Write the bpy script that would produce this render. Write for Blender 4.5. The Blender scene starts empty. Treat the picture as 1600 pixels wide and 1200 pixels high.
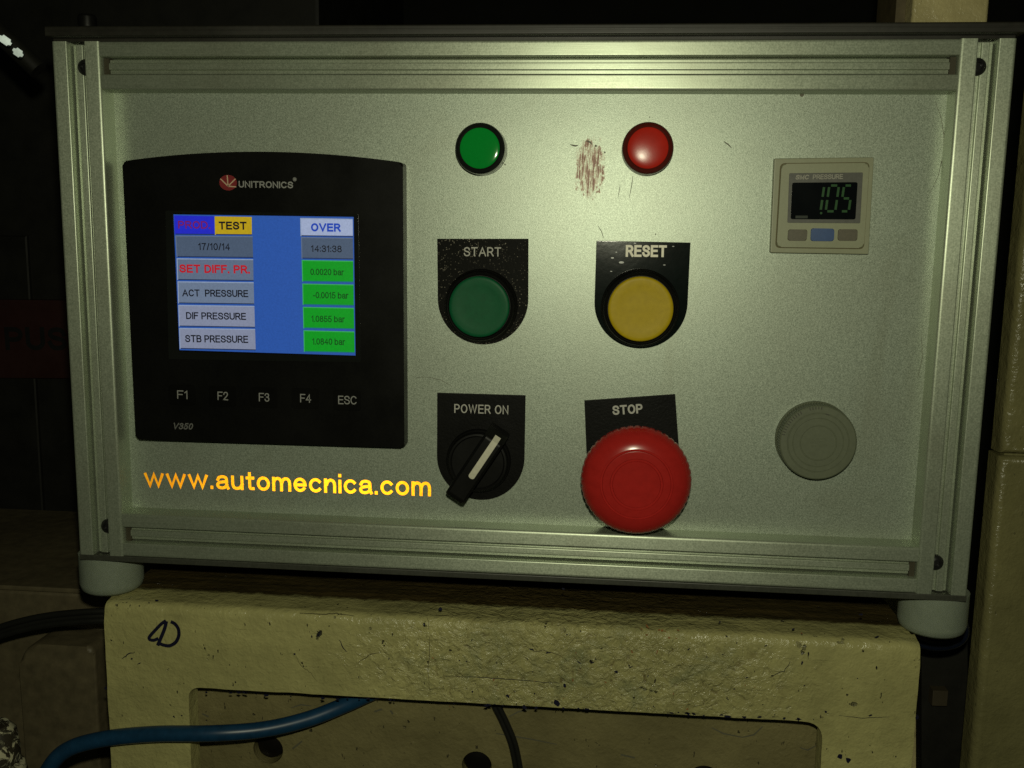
import bpy, bmesh, math, random
from mathutils import Vector, Matrix
random.seed(7)
scene = bpy.context.scene
col = scene.collection

# ------------------------------------------------------------------ camera
# "Panel space": millimetres, x right, y up, z out of the face of the control box (z=0 is the face of
# its aluminium frame).  World: X = x, Y = -z, Z = y, in metres.
def wv(x, y, z): return Vector((x, -z, y)) * 0.001
CAM = Vector((39.337, 34.123, 411.05))
RT = Vector((0.9955655, 0.0151303, -0.0928462))
UP = Vector((-0.0288705, 0.9884932, -0.1484846))
BK = Vector((0.0895312, 0.1505066, 0.9845466))
FPX = 1498.5
cd = bpy.data.cameras.new('camera'); cam = bpy.data.objects.new('camera', cd); col.objects.link(cam)
cd.sensor_fit = 'HORIZONTAL'; cd.sensor_width = 36; cd.lens = FPX / 1600 * 36
cd.clip_start = 0.01; cd.clip_end = 50
def rot3(v): return Vector((v.x, -v.z, v.y))
m = Matrix((rot3(RT), rot3(UP), rot3(BK))).transposed().to_4x4()
m.translation = wv(*CAM)
cam.matrix_world = m
scene.camera = cam

def at(u, v, z=-11.0):
    """point of panel space seen at photo pixel (u, v) on the plane at height z"""
    d = RT * ((u - 800) / FPX) - UP * ((v - 600) / FPX) - BK
    k = (z - CAM.z) / d.z
    p = CAM + d * k
    return Vector((p.x, p.y, z))
def at2(u, v, z=-11.0):
    p = at(u, v, z); return (p.x, p.y)

# ------------------------------------------------------------------ light
w = bpy.data.worlds.new('World'); scene.world = w; w.use_nodes = True
w.node_tree.nodes['Background'].inputs[0].default_value = (0.75, 1.0, 0.55, 1)
w.node_tree.nodes['Background'].inputs[1].default_value = 0.006
fl = bpy.data.lights.new('flash', 'POINT'); fl.energy = 3.3; fl.shadow_soft_size = 0.005
fl.color = (1.0, 0.995, 0.71)
fo = bpy.data.objects.new('flash', fl); col.objects.link(fo); fo.location = wv(43, 67, 411)
scene.view_settings.view_transform = 'Standard'; scene.view_settings.look = 'None'
scene.view_settings.exposure = 0; scene.view_settings.gamma = 1
scene.cycles.use_denoising = False
scene.cycles.sample_clamp_indirect = 1.0
scene.cycles.max_bounces = 6

# ------------------------------------------------------------------ materials
def srgb(r, g, b):
    f = lambda c: (c / 255) / 12.92 if c / 255 <= 0.04045 else ((c / 255 + 0.055) / 1.055) ** 2.4
    return (f(r), f(g), f(b), 1)
class NT:
    def __init__(s, name):
        s.m = bpy.data.materials.new(name); s.m.use_nodes = True
        s.t = s.m.node_tree; s.n = s.t.nodes; s.b = s.n['Principled BSDF']
        s.oc = None
    def link(s, a, b): s.t.links.new(a, b)
    def coord(s, off=(0, 0, 0), scale=(1, 1, 1)):
        if s.oc is None: s.oc = s.n.new('ShaderNodeTexCoord')
        mp = s.n.new('ShaderNodeMapping'); mp.vector_type = 'POINT'
        mp.inputs['Location'].default_value = [-o * k for o, k in zip(off, scale)]
        mp.inputs['Scale'].default_value = scale
        s.link(s.oc.outputs['Object'], mp.inputs[0]); return mp.outputs[0]
    def noise(s, vec, scale, detail=3, rough=0.5, dist=0):
        n = s.n.new('ShaderNodeTexNoise'); s.link(vec, n.inputs['Vector'])
        n.inputs['Scale'].default_value = scale; n.inputs['Detail'].default_value = detail
        n.inputs['Roughness'].default_value = rough; n.inputs['Distortion'].default_value = dist
        return n.outputs[0]
    def voro(s, vec, scale, rnd=1):
        n = s.n.new('ShaderNodeTexVoronoi'); s.link(vec, n.inputs['Vector'])
        n.inputs['Scale'].default_value = scale; n.inputs['Randomness'].default_value = rnd
        return n
    def ramp(s, val, a, b, lo=0.0, hi=1.0):
        n = s.n.new('ShaderNodeMapRange'); s.link(val, n.inputs[0]); n.clamp = True
        for i, v in enumerate((a, b, lo, hi)): n.inputs[i + 1].default_value = v
        return n.outputs[0]
    def math(s, op, a, b=None):
        n = s.n.new('ShaderNodeMath'); n.operation = op
        for i, v in enumerate((a, b)):
            if v is None: continue
            if isinstance(v, (int, float)): n.inputs[i].default_value = v
            else: s.link(v, n.inputs[i])
        return n.outputs[0]
    def length(s, vec):
        n = s.n.new('ShaderNodeVectorMath'); n.operation = 'LENGTH'; s.link(vec, n.inputs[0]); return n.outputs['Value']
    def mix(s, fac, a, b):
        n = s.n.new('ShaderNodeMix'); n.data_type = 'RGBA'
        if isinstance(fac, (int, float)): n.inputs[0].default_value = fac
        else: s.link(fac, n.inputs[0])
        for i, v in ((6, a), (7, b)):
            if isinstance(v, tuple): n.inputs[i].default_value = v if len(v) == 4 else v + (1,)
            else: s.link(v, n.inputs[i])
        return n.outputs[2]
    def set(s, k, v):
        if isinstance(v, (int, float)): s.b.inputs[k].default_value = v
        elif isinstance(v, tuple): s.b.inputs[k].default_value = v if len(v) == 4 else v + (1,)
        else: s.link(v, s.b.inputs[k])
    def bump(s, h, strength=0.3, dist=0.001, normal=None):
        n = s.n.new('ShaderNodeBump'); n.inputs['Strength'].default_value = strength
        n.inputs['Distance'].default_value = dist; s.link(h, n.inputs['Height'])
        if normal is not None: s.link(normal, n.inputs['Normal'])
        s.link(n.outputs[0], s.b.inputs['Normal']); return n.outputs[0]

def plain(name, base, rough=0.5, metal=0.0, spec=0.5, grain=0.12, gscale=900, bump=0.05, bdist=0.0002, coat=0.0):
    """base colour with a little unevenness of colour, gloss and surface"""
    k = NT(name)
    v = k.coord()
    n1 = k.noise(v, gscale, 3, 0.6); n2 = k.noise(v, gscale * 0.05, 4, 0.6)
    b = tuple(base[:3])
    lo = tuple(c * (1 - grain) for c in b); hi = tuple(min(1, c * (1 + grain)) for c in b)
    k.set('Base Color', k.mix(k.math('MULTIPLY_ADD', n1, 0.5) if False else k.ramp(k.math('ADD', n1, n2), 0.7, 1.3), lo, hi))
    k.set('Roughness', k.ramp(n2, 0.3, 0.7, rough * 0.85, min(1, rough * 1.15)))
    k.set('Metallic', metal); k.set('Specular IOR Level', spec)
    if coat: k.set('Coat Weight', coat); k.set('Coat Roughness', 0.05)
    k.bump(n1, bump, bdist)
    return k.m
def glow(name, rgb, strength=1.0):
    k = NT(name)
    v = k.coord(); n = k.noise(v, 1500, 2, 0.6)
    c = srgb(*rgb)
    k.set('Base Color', (0.01, 0.01, 0.012)); k.set('Roughness', 0.4); k.set('Specular IOR Level', 0.3)
    k.set('Emission Color', k.mix(k.ramp(n, 0.3, 0.7), tuple(x * 0.92 for x in c[:3]), tuple(x * 1.08 for x in c[:3])))
    k.set('Emission Strength', strength * 0.8)
    return k.m

BASE = Vector((0, -137, -14))           # panel-space foot of the control box
def loc(p): return rot3(Vector(p) - BASE) * 0.001

def panel_material():
    k = NT('anodised_sheet')
    v = k.coord()
    fine = k.noise(v, 2600, 2, 0.7); fine2 = k.noise(v, 1400, 3, 0.7)
    blot = k.noise(v, 18, 5, 0.6)
    g = k.math('ADD', k.math('MULTIPLY', fine, 0.6), k.math('MULTIPLY', fine2, 0.4))
    base = k.mix(k.ramp(g, 0.34, 0.66), (0.175, 0.215, 0.165), (0.49, 0.55, 0.455))
    base = k.mix(k.ramp(blot, 0.35, 0.75, 0, 0.25), base, (0.27, 0.27, 0.21))
    # left-over brown glue of a torn-off sticker
    c = at(921, 262)
    rot = k.coord(loc(c), (1 / 0.0062, 1.0, 1 / 0.0125))
    d = k.length(rot)
    wob = k.noise(k.coord(loc(c), (420, 1, 260)), 1.0, 5, 0.75)
    edge = k.math('ADD', d, k.math('MULTIPLY', k.math('SUBTRACT', wob, 0.5), 2.2))
    stain = k.ramp(edge, 1.0, 0.86)
    streak = k.noise(k.coord(loc(c), (900, 1, 130)), 1.0, 4, 0.72, 0.5)
    stain = k.math('MULTIPLY', stain, k.ramp(streak, 0.46, 0.58, 0.12, 1.0))
    base = k.mix(stain, base, (0.22, 0.060, 0.022))
    smear = k.noise(k.coord(scale=(22, 1, 9)), 1.0, 5, 0.65, 1.5)
    base = k.mix(k.ramp(smear, 0.52, 0.72, 0, 0.22), base, (0.20, 0.20, 0.13))
    k.set('Base Color', base)
    k.set('Metallic', k.ramp(stain, 0, 1, 0.45, 0.0))
    k.set('Roughness', k.ramp(fine2, 0.3, 0.7, 0.37, 0.47))
    k.set('Specular IOR Level', 0.4)
    k.bump(g, 0.5, 0.00010)
    return k.m
def alu_material(name, axis):
    k = NT(name)
    s = (40, 2500, 2500) if axis == 'x' else (2500, 2500, 40)
    n = k.noise(k.coord(scale=s), 1.0, 3, 0.7); f = k.noise(k.coord(), 1600, 2, 0.6); b = k.noise(k.coord(), 25, 4, 0.6)
    base = k.mix(k.ramp(k.math('ADD', n, f), 0.75, 1.25), (0.36, 0.41, 0.31), (0.50, 0.55, 0.43))
    base = k.mix(k.ramp(b, 0.45, 0.8, 0, 0.4), base, (0.27, 0.26, 0.19))
    k.set('Base Color', base); k.set('Metallic', 0.7); k.set('Anisotropic', 0.55)
    tg = k.n.new('ShaderNodeCombineXYZ'); tg.inputs[0 if axis == 'y' else 2].default_value = 1.0; k.link(tg.outputs[0], k.b.inputs['Tangent'])
    k.set('Roughness', k.ramp(f, 0.3, 0.7, 0.38, 0.46))
    k.bump(k.math('ADD', n, f), 0.15, 0.00008)
    return k.m
def letter_material():
    # prismatic reflective film: its facets lean towards the room, so it throws the light back
    k = NT('reflective_orange_film')
    n = k.noise(k.coord(), 1100, 3, 0.7)
    k.set('Base Color', k.mix(k.ramp(n, 0.3, 0.7), (1.0, 0.32, 0.006), (1.0, 0.50, 0.012)))
    k.set('Metallic', 0.92); k.set('Roughness', 0.44)
    nn = k.n.new('ShaderNodeCombineXYZ')
    d = Vector((0.262, -0.915, 0.30)).normalized()
    for i in range(3): nn.inputs[i].default_value = d[i]
    k.bump(n, 0.3, 0.0001, nn.outputs[0])
    return k.m
def cream_paint(name, tone=(0.39, 0.366, 0.155), chips=1.0, rough_zone=None, shaded_top=True, origin=(0, 0, 0)):
    k = NT(name)
    v = k.coord()
    big = k.noise(v, 22, 5, 0.65); mid = k.noise(v, 120, 4, 0.65); fine = k.noise(v, 900, 3, 0.6)
    t = tuple(tone)
    base = k.mix(k.ramp(big, 0.3, 0.7), tuple(c * 0.68 for c in t), tuple(c * 1.18 for c in t))
    base = k.mix(k.ramp(fine, 0.35, 0.7, 0, 0.3), base, tuple(c * 0.7 for c in t))
    lumps = k.noise(v, 210, 4, 0.62, 0.6)
    if rough_zone:
        zc, zs = rough_zone
        zone = k.ramp(k.length(k.coord(zc, zs)), 1.0, 0.55)
        zone = k.math('MULTIPLY', zone, 1.0)
        green = k.math('MULTIPLY', zone, k.ramp(k.noise(v, 60, 5, 0.65, 0.8), 0.52, 0.75, 0, 0.55))
        base = k.mix(green, base, (0.13, 0.16, 0.09))
        dirt = k.math('MULTIPLY', zone, k.ramp(lumps, 0.40, 0.28, 0, 0.7))
        base = k.mix(dirt, base, (0.10, 0.07, 0.025))
    else: zone = None
    # small chips through to dark metal, and specks of navy ink
    ch = k.math('MULTIPLY', k.ramp(k.noise(v, 170, 3, 0.6), 0.685, 0.72), k.ramp(big, 0.42, 0.55, 0, chips))
    base = k.mix(ch, base, (0.012, 0.013, 0.02))
    ch2 = k.math('MULTIPLY', k.ramp(k.noise(k.coord((3, 2, 1), (1.7, 1, 0.6)), 330, 2, 0.5), 0.72, 0.75), chips)
    base = k.mix(ch2, base, (0.02, 0.018, 0.015))
    rust = k.ramp(k.noise(k.coord((0.3, 0.1, 0.7)), 45, 5, 0.7), 0.68, 0.80, 0, 0.6)
    base = k.mix(rust, base, (0.16, 0.075, 0.015))
    # shadow under the box, painted in streaky dirty brown on the top
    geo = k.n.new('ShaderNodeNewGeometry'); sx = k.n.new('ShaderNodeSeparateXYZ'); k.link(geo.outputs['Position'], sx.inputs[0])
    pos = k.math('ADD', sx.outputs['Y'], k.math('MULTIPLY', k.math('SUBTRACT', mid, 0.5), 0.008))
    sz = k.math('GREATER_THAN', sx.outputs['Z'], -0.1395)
    box_shade = k.math('MULTIPLY', k.ramp(pos, 0.0150, 0.0185, 0, 0.97 if shaded_top else 0.0), sz)
    base = k.mix(box_shade, base, k.mix(k.ramp(k.noise(k.coord(scale=(25, 220, 220)), 1.0, 4, 0.7), 0.4, 0.65), (0.03, 0.022, 0.008), (0.075, 0.052, 0.018)))
    k.set('Base Color', base)
    k.set('Roughness', k.ramp(mid, 0.3, 0.7, 0.14, 0.36)); k.set('Specular IOR Level', 0.45)
    h = k.math('ADD', k.math('MULTIPLY', big, 1.2), k.math('MULTIPLY', fine, 0.10))
    h = k.math('ADD', h, k.math('MULTIPLY', mid, 0.5)); h = k.math('ADD', h, k.math('MULTIPLY', lumps, 0.35))
    if zone is not None: h = k.math('ADD', h, k.math('MULTIPLY', k.math('MULTIPLY', lumps, zone), 1.5))
    h = k.math('SUBTRACT', h, k.math('MULTIPLY', ch, 0.6))
    k.bump(h, 0.9, 0.0018)
    return k.m
def speckled_black():
    k = NT('dusty_black_laminate')
    v = k.coord()
    vo = k.voro(v, 1500)
    rnd = k.n.new('ShaderNodeSeparateColor'); k.link(vo.outputs['Color'], rnd.inputs[0])
    sp = k.math('MULTIPLY', k.ramp(vo.outputs['Distance'], 0.42, 0.25), k.ramp(rnd.outputs[0], 0.70, 0.98))
    zone = k.ramp(k.noise(v, 70, 3, 0.6), 0.36, 0.62)
    sp = k.math('MULTIPLY', sp, zone)
    k.set('Base Color', k.mix(sp, (0.005, 0.005, 0.004), (0.36, 0.33, 0.26)))
    k.set('Roughness', 0.5); k.set('Specular IOR Level', 0.05); k.bump(k.noise(v, 900, 3, 0.7), 0.4, 0.0002)
    return k.m
def peeling():
    k = NT('peeling_paint')
    v = k.coord()
    n = k.noise(v, 130, 5, 0.65, 1.2)
    f = k.ramp(n, 0.48, 0.53)
    k.set('Base Color', k.mix(f, (0.025, 0.02, 0.012), (0.42, 0.40, 0.27))); k.set('Roughness', 0.5)
    k.bump(f, 0.9, 0.0015); return k.m

M = dict(
    sheet=panel_material(), alux=alu_material('brushed_aluminium_rail', 'x'), aluy=alu_material('brushed_aluminium_post', 'y'),
    lid=plain('dark_lid_edge', (0.016, 0.015, 0.011), 0.5, gscale=400, grain=0.3), baseplate=plain('dark_base_sheet', (0.04, 0.042, 0.032), 0.45, grain=0.25),
    side=plain('grey_side_sheet', (0.22, 0.22, 0.2), 0.5, metal=0.3),
    black=plain('black_plastic', (0.005, 0.005, 0.0045), 0.42, spec=0.14, grain=0.2), gloss_black=plain('glossy_black', (0.009, 0.010, 0.009), 0.16, spec=0.5, bump=0.02),
    hmi=plain('satin_black_bezel', (0.0045, 0.0045, 0.004), 0.38, spec=0.12, grain=0.2), key=plain('black_key', (0.0035, 0.0035, 0.003), 0.4, spec=0.1),
    plate=speckled_black(), plate_clean=plain('black_laminate', (0.004, 0.004, 0.0035), 0.45, spec=0.10, grain=0.3, bump=0.4), plate_gloss=plain('glossy_black_laminate', (0.004, 0.007, 0.0065), 0.10, grain=0.3, bump=0.10, gscale=260, bdist=0.0002, spec=0.3),
    engraved=plain('engraved_white', (0.42, 0.41, 0.37), 0.6), white_print=plain('bold_white_letters', (0.80, 0.76, 0.62), 0.5), grey_print=plain('grey_print', (0.25, 0.25, 0.24), 0.6), dim_print=plain('dim_print', (0.12, 0.12, 0.115), 0.6),
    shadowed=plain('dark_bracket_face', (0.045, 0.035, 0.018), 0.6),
    logo_red=plain('logo_red', (0.18, 0.008, 0.010), 0.5), logo_ray=plain('logo_ray', (0.5, 0.36, 0.24), 0.5),
    green_cap=plain('green_cap', (0.003, 0.080, 0.029), 0.45, grain=0.12, gscale=500, spec=0.13), yellow_cap=plain('yellow_cap', (0.40, 0.285, 0.006), 0.42, grain=0.1, gscale=400, spec=0.13),
    green_lens=plain('green_lens', (0.004, 0.23, 0.03), 0.10, spec=0.15, grain=0.05, bump=0.0), red_lens=plain('red_lens', (0.42, 0.020, 0.012), 0.20, spec=0.16, grain=0.1, bump=0.06, gscale=300),
    red_rim=plain('dark_red_rim', (0.07, 0.009, 0.006), 0.25, bump=0.0), red=plain('red_mushroom', (0.35, 0.017, 0.014), 0.2, grain=0.1, gscale=300, bump=0.03, spec=0.35),
    plug=plain('grey_green_plug', (0.102, 0.115, 0.072), 0.55, grain=0.12, gscale=500, bump=0.15), plug_side=plain('dark_plug_side', (0.05, 0.05, 0.036), 0.6),
    gauge=plain('beige_gauge', (0.255, 0.265, 0.175), 0.42, grain=0.06, spec=0.4), gauge_groove=plain('grimy_groove', (0.10, 0.085, 0.035), 0.7), gauge_win=plain('grey_window', (0.115, 0.115, 0.105), 0.25, bump=0.0), lcd=plain('lcd_black', (0.003, 0.004, 0.005), 0.2, spec=0.1, bump=0.0),
    gauge_key=plain('grey_gauge_key', (0.085, 0.075, 0.05), 0.5, grain=0.2), gauge_blue=plain('blue_gauge_key', (0.025, 0.065, 0.19), 0.4),
    led=glow('green_segment', (16, 84, 8), 0.36), led_dim=glow('dim_segment', (16, 30, 6), 0.5), gprint=plain('faint_gauge_print', (0.30, 0.29, 0.24), 0.6),
    letters=letter_material(), steel=plain('blackened_screw', (0.03, 0.03, 0.03), 0.3, metal=0.6), foot=None,
    scratch=plain('scratch', (0.10, 0.095, 0.06), 0.6), knob_line=plain('white_indicator', (0.55, 0.53, 0.42), 0.4),
    blue=plain('blue_cable_sheath', (0.007, 0.036, 0.082), 0.36, grain=0.25, gscale=250, spec=0.35), cable=plain('black_cable_sheath', (0.012, 0.012, 0.010), 0.35),
    navy=plain('navy_hose', (0.003, 0.006, 0.018), 0.4), marker=plain('marker_ink', (0.006, 0.006, 0.022), 0.45),
    bolt=plain('dark_bolt', (0.006, 0.005, 0.004), 0.3, spec=0.3), peel=peeling(),
    grimy=plain('grimy_beige_housing', (0.11, 0.09, 0.05), 0.55, grain=0.35, gscale=140, bump=0.3, bdist=0.0006), dark=plain('dark_cabinet', (0.007, 0.0065, 0.004), 0.6, grain=0.4), sign_red=plain('dark_red_sign', (0.028, 0.0045, 0.003), 0.6, grain=0.2), sign_black=plain('black_sign_letters', (0.004, 0.004, 0.004), 0.6),
    chrome=plain('shiny_fitting', (0.40, 0.46, 0.50), 0.5, metal=1.0), brown=plain('brown_side', (0.11, 0.085, 0.04), 0.6, grain=0.3, gscale=120), wallm=plain('dark_wall', (0.02, 0.02, 0.016), 0.9, grain=0.3, gscale=20),
    crack=plain('dirty_crack', (0.09, 0.08, 0.03), 0.6),
    glint=plain('painted_glint', (0.10, 0.11, 0.10), 0.3, grain=0.5),  # pale specks painted as glints on the glossy legend plate
    slot_dark=plain('slot_gap_shade', (0.035, 0.03, 0.015), 0.7),  # dark blocks stand in for the shade in the slot-end gaps
    rust=plain('rust_orange', (0.22, 0.09, 0.02), 0.7, grain=0.3),
)
k = NT('white_nylon'); nz = k.noise(k.coord(), 300, 3, 0.6)
k.set('Base Color', k.mix(nz, (0.165, 0.195, 0.15), (0.225, 0.255, 0.20))); k.set('Roughness', 0.5); k.set('Specular IOR Level', 0.3)
k.set('Subsurface Weight', 0.3); k.b.inputs['Subsurface Radius'].default_value = (0.006, 0.006, 0.004); k.bump(nz, 0.1, 0.0003)
M['foot'] = k.m

# ------------------------------------------------------------------ mesh builder (panel space, mm)
def round_poly(pts, r, seg=4):
    """round the corners of a 2-D polygon; r is a number or one radius per corner"""
    out = []; n = len(pts)
    for i, p in enumerate(pts):
        rr = r[i] if isinstance(r, (list, tuple)) else r
        p = Vector(p); a = Vector(pts[i - 1]); b = Vector(pts[(i + 1) % n])
        if rr <= 0: out.append(tuple(p)); continue
        d1 = (a - p); d2 = (b - p); rr = min(rr, d1.length * 0.49, d2.length * 0.49)
        p1 = p + d1.normalized() * rr; p2 = p + d2.normalized() * rr
        for j in range(seg + 1):
            t = j / seg
            out.append(tuple(p1 * (1 - t) ** 2 + p * 2 * t * (1 - t) + p2 * t * t))
    return out
def circle(cx, cy, r, n=48): return [(cx + r * math.cos(2 * math.pi * i / n), cy + r * math.sin(2 * math.pi * i / n)) for i in range(n)]
def quad(px, z): return [at2(u, v, z) for u, v in px]


# ------------------------------------------------------------------ plain sans-serif stroke lettering
def _arc(cx, cy, rx, ry, a0, a1, n=14):
    return [(cx + rx * math.cos(math.radians(a0 + (a1 - a0) * i / n)), cy + ry * math.sin(math.radians(a0 + (a1 - a0) * i / n))) for i in range(n + 1)]
def _cr(P_, n=6):
    o_ = []
    for i in range(len(P_) - 1):
        p0, p1, p2, p3 = [Vector(P_[max(0, min(len(P_) - 1, i + d))]) for d in (-1, 0, 1, 2)]
        for j in range(n):
            t = j / n; o_.append(tuple(0.5 * (2 * p1 + (p2 - p0) * t + (2 * p0 - 5 * p1 + 4 * p2 - p3) * t * t + (3 * p1 - p0 - 3 * p2 + p3) * t ** 3)))
    return o_ + [tuple(P_[-1])]
_S = _cr([(.60, .74), (.52, .93), (.31, 1.0), (.10, .93), (.03, .76), (.12, .60), (.32, .52), (.52, .44), (.62, .27), (.54, .08), (.32, 0), (.10, .07), (0, .27)])
_O = _arc(.36, .5, .36, .5, 90, 450, 36)
_0 = _arc(.25, .5, .25, .5, 90, 450, 30)
_o = _arc(.25, .365, .25, .365, 90, 450, 28)
_bowl = lambda y0, y1, x, r: [(0, y1), (x, y1)] + _arc(x, (y0 + y1) / 2, r, (y1 - y0) / 2, 90, -90, 12) + [(0, y0)]
_hump = lambda x: _cr([(x, 0), (x, .45), (x - .06, .66), (x - .19, .73), (x - .32, .64), (x - .38, .46)])
GLYPH = {
 'A': (.74, [[(0, 0), (.37, 1), (.74, 0)], [(.13, .34), (.61, .34)]]), 'B': (.60, [[(0, 0), (0, 1)], _bowl(.53, 1, .33, .22), _bowl(0, .53, .36, .24)]),
 'C': (.68, [_arc(.36, .5, .36, .5, 38, 322, 26)]), 'D': (.66, [[(0, 0), (0, 1)], _bowl(0, 1, .26, .40)]), 'E': (.56, [[(.56, 1), (0, 1), (0, 0), (.57, 0)], [(0, .53), (.52, .53)]]),
 'F': (.52, [[(.54, 1), (0, 1), (0, 0)], [(0, .52), (.46, .52)]]), 'H': (.62, [[(0, 0), (0, 1)], [(.62, 0), (.62, 1)], [(0, .53), (.62, .53)]]), 'I': (0, [[(0, 0), (0, 1)]]),
 'M': (.72, [[(0, 0), (0, 1), (.36, .08), (.72, 1), (.72, 0)]]), 'N': (.62, [[(0, 0), (0, 1), (.62, 0), (.62, 1)]]), 'O': (.72, [_O]), 'P': (.58, [[(0, 0), (0, 1)], _bowl(.45, 1, .32, .26)]),
 'R': (.62, [[(0, 0), (0, 1)], _bowl(.48, 1, .34, .25), [(.34, .48), (.64, 0)]]), 'S': (.62, [_S]), 'T': (.64, [[(0, 1), (.64, 1)], [(.32, 1), (.32, 0)]]),
 'U': (.62, [[(0, 1), (0, .34)] + _arc(.31, .34, .31, .34, 180, 360, 16) + [(.62, 1)]]), 'V': (.70, [[(0, 1), (.35, 0), (.70, 1)]]), 'W': (1.0, [[(0, 1), (.25, 0), (.5, 1), (.75, 0), (1.0, 1)]]),
 '0': (.50, [_0]), '1': (.26, [[(0, .78), (.20, 1), (.20, 0)]]), '2': (.5, [_cr([(.02, .72), (.08, .93), (.26, 1), (.44, .92), (.48, .72), (.38, .50), (.16, .24), (0, .02)]) + [(.5, .01)]]),
 '3': (.5, [_cr([(.01, .78), (.10, .95), (.25, 1), (.42, .92), (.46, .75), (.38, .58), (.20, .54)]), _cr([(.20, .54), (.40, .48), (.5, .29), (.42, .07), (.24, 0), (.08, .06), (0, .24)])]),
 '4': (.54, [[(.40, 0), (.40, 1), (0, .30), (.54, .30)]]), '5': (.5, [[(.46, 1), (.10, 1), (.04, .50)] + _cr([(.04, .50), (.22, .62), (.42, .53), (.5, .31), (.42, .08), (.22, 0), (.06, .06), (0, .22)])]),
 '7': (.5, [[(0, 1), (.5, 1)] + _cr([(.5, 1), (.30, .60), (.17, 0)])]), '8': (.5, [_arc(.25, .77, .21, .23, 90, 450, 22), _arc(.25, .27, .25, .27, 90, 450, 24)]), '.': (.02, [[(0, 0), (0, .03)]]), ':': (.02, [[(0, .05), (0, .1)], [(0, .60), (0, .65)]]), '-': (.26, [[(0, .36), (.26, .36)]]),
 '/': (.26, [[(0, 0), (.26, 1)]]), 'w': (.84, [[(0, .73), (.21, 0), (.42, .73), (.63, 0), (.84, .73)]]),
 'a': (.5, [_cr([(.03, .54), (.10, .68), (.26, .73), (.42, .67), (.46, .50), (.46, .20), (.52, 0)]), _cr([(.46, .42), (.26, .39), (.08, .33), (.01, .18), (.08, .04), (.22, 0), (.38, .06), (.46, .20)])]),
 'u': (.46, [[(0, .73)] + _cr([(0, .28), (.05, .08), (.19, 0), (.36, .06), (.46, .26)]), [(.46, .73), (.46, 0)]]), 't': (.28, [[(.12, .98), (.12, .16)] + _cr([(.12, .16), (.16, .03), (.28, .02)]), [(0, .70), (.28, .70)]]),
 'o': (.50, [_o]), 'm': (.78, [[(0, 0), (0, .73)], _hump(.38), [(p_[0] + .40, p_[1]) for p_ in _hump(.38)]]), 'n': (.44, [[(0, 0), (0, .73)], [(p_[0] + .03, p_[1]) for p_ in _hump(.41)]]),
 'e': (.5, [[(.10, .36), (.42, .36)], _arc(.25, .365, .245, .365, 0, 322, 26)]), 'c': (.47, [_arc(.25, .365, .25, .365, 42, 318, 22)]), 'i': (0, [[(0, 0), (0, .68)], [(0, 1.03), (0, 1.05)]]),
 'b': (.5, [[(0, 0), (0, 1)], _arc(.25, .365, .25, .365, 90, 450, 28)]), 'r': (.27, [[(0, 0), (0, .73)], _cr([(0, .44), (.07, .64), (.18, .72), (.28, .71)])]), ' ': (.12, []),
}
def letter_paths(txt, wt, gap):
    x = 0; out_ = []
    for ch in txt:
        w_, st = GLYPH[ch]; out_ += [[(x + a_, b_) for a_, b_ in q_] for q_ in st]; x += w_ + gap + wt
    return out_

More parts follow.
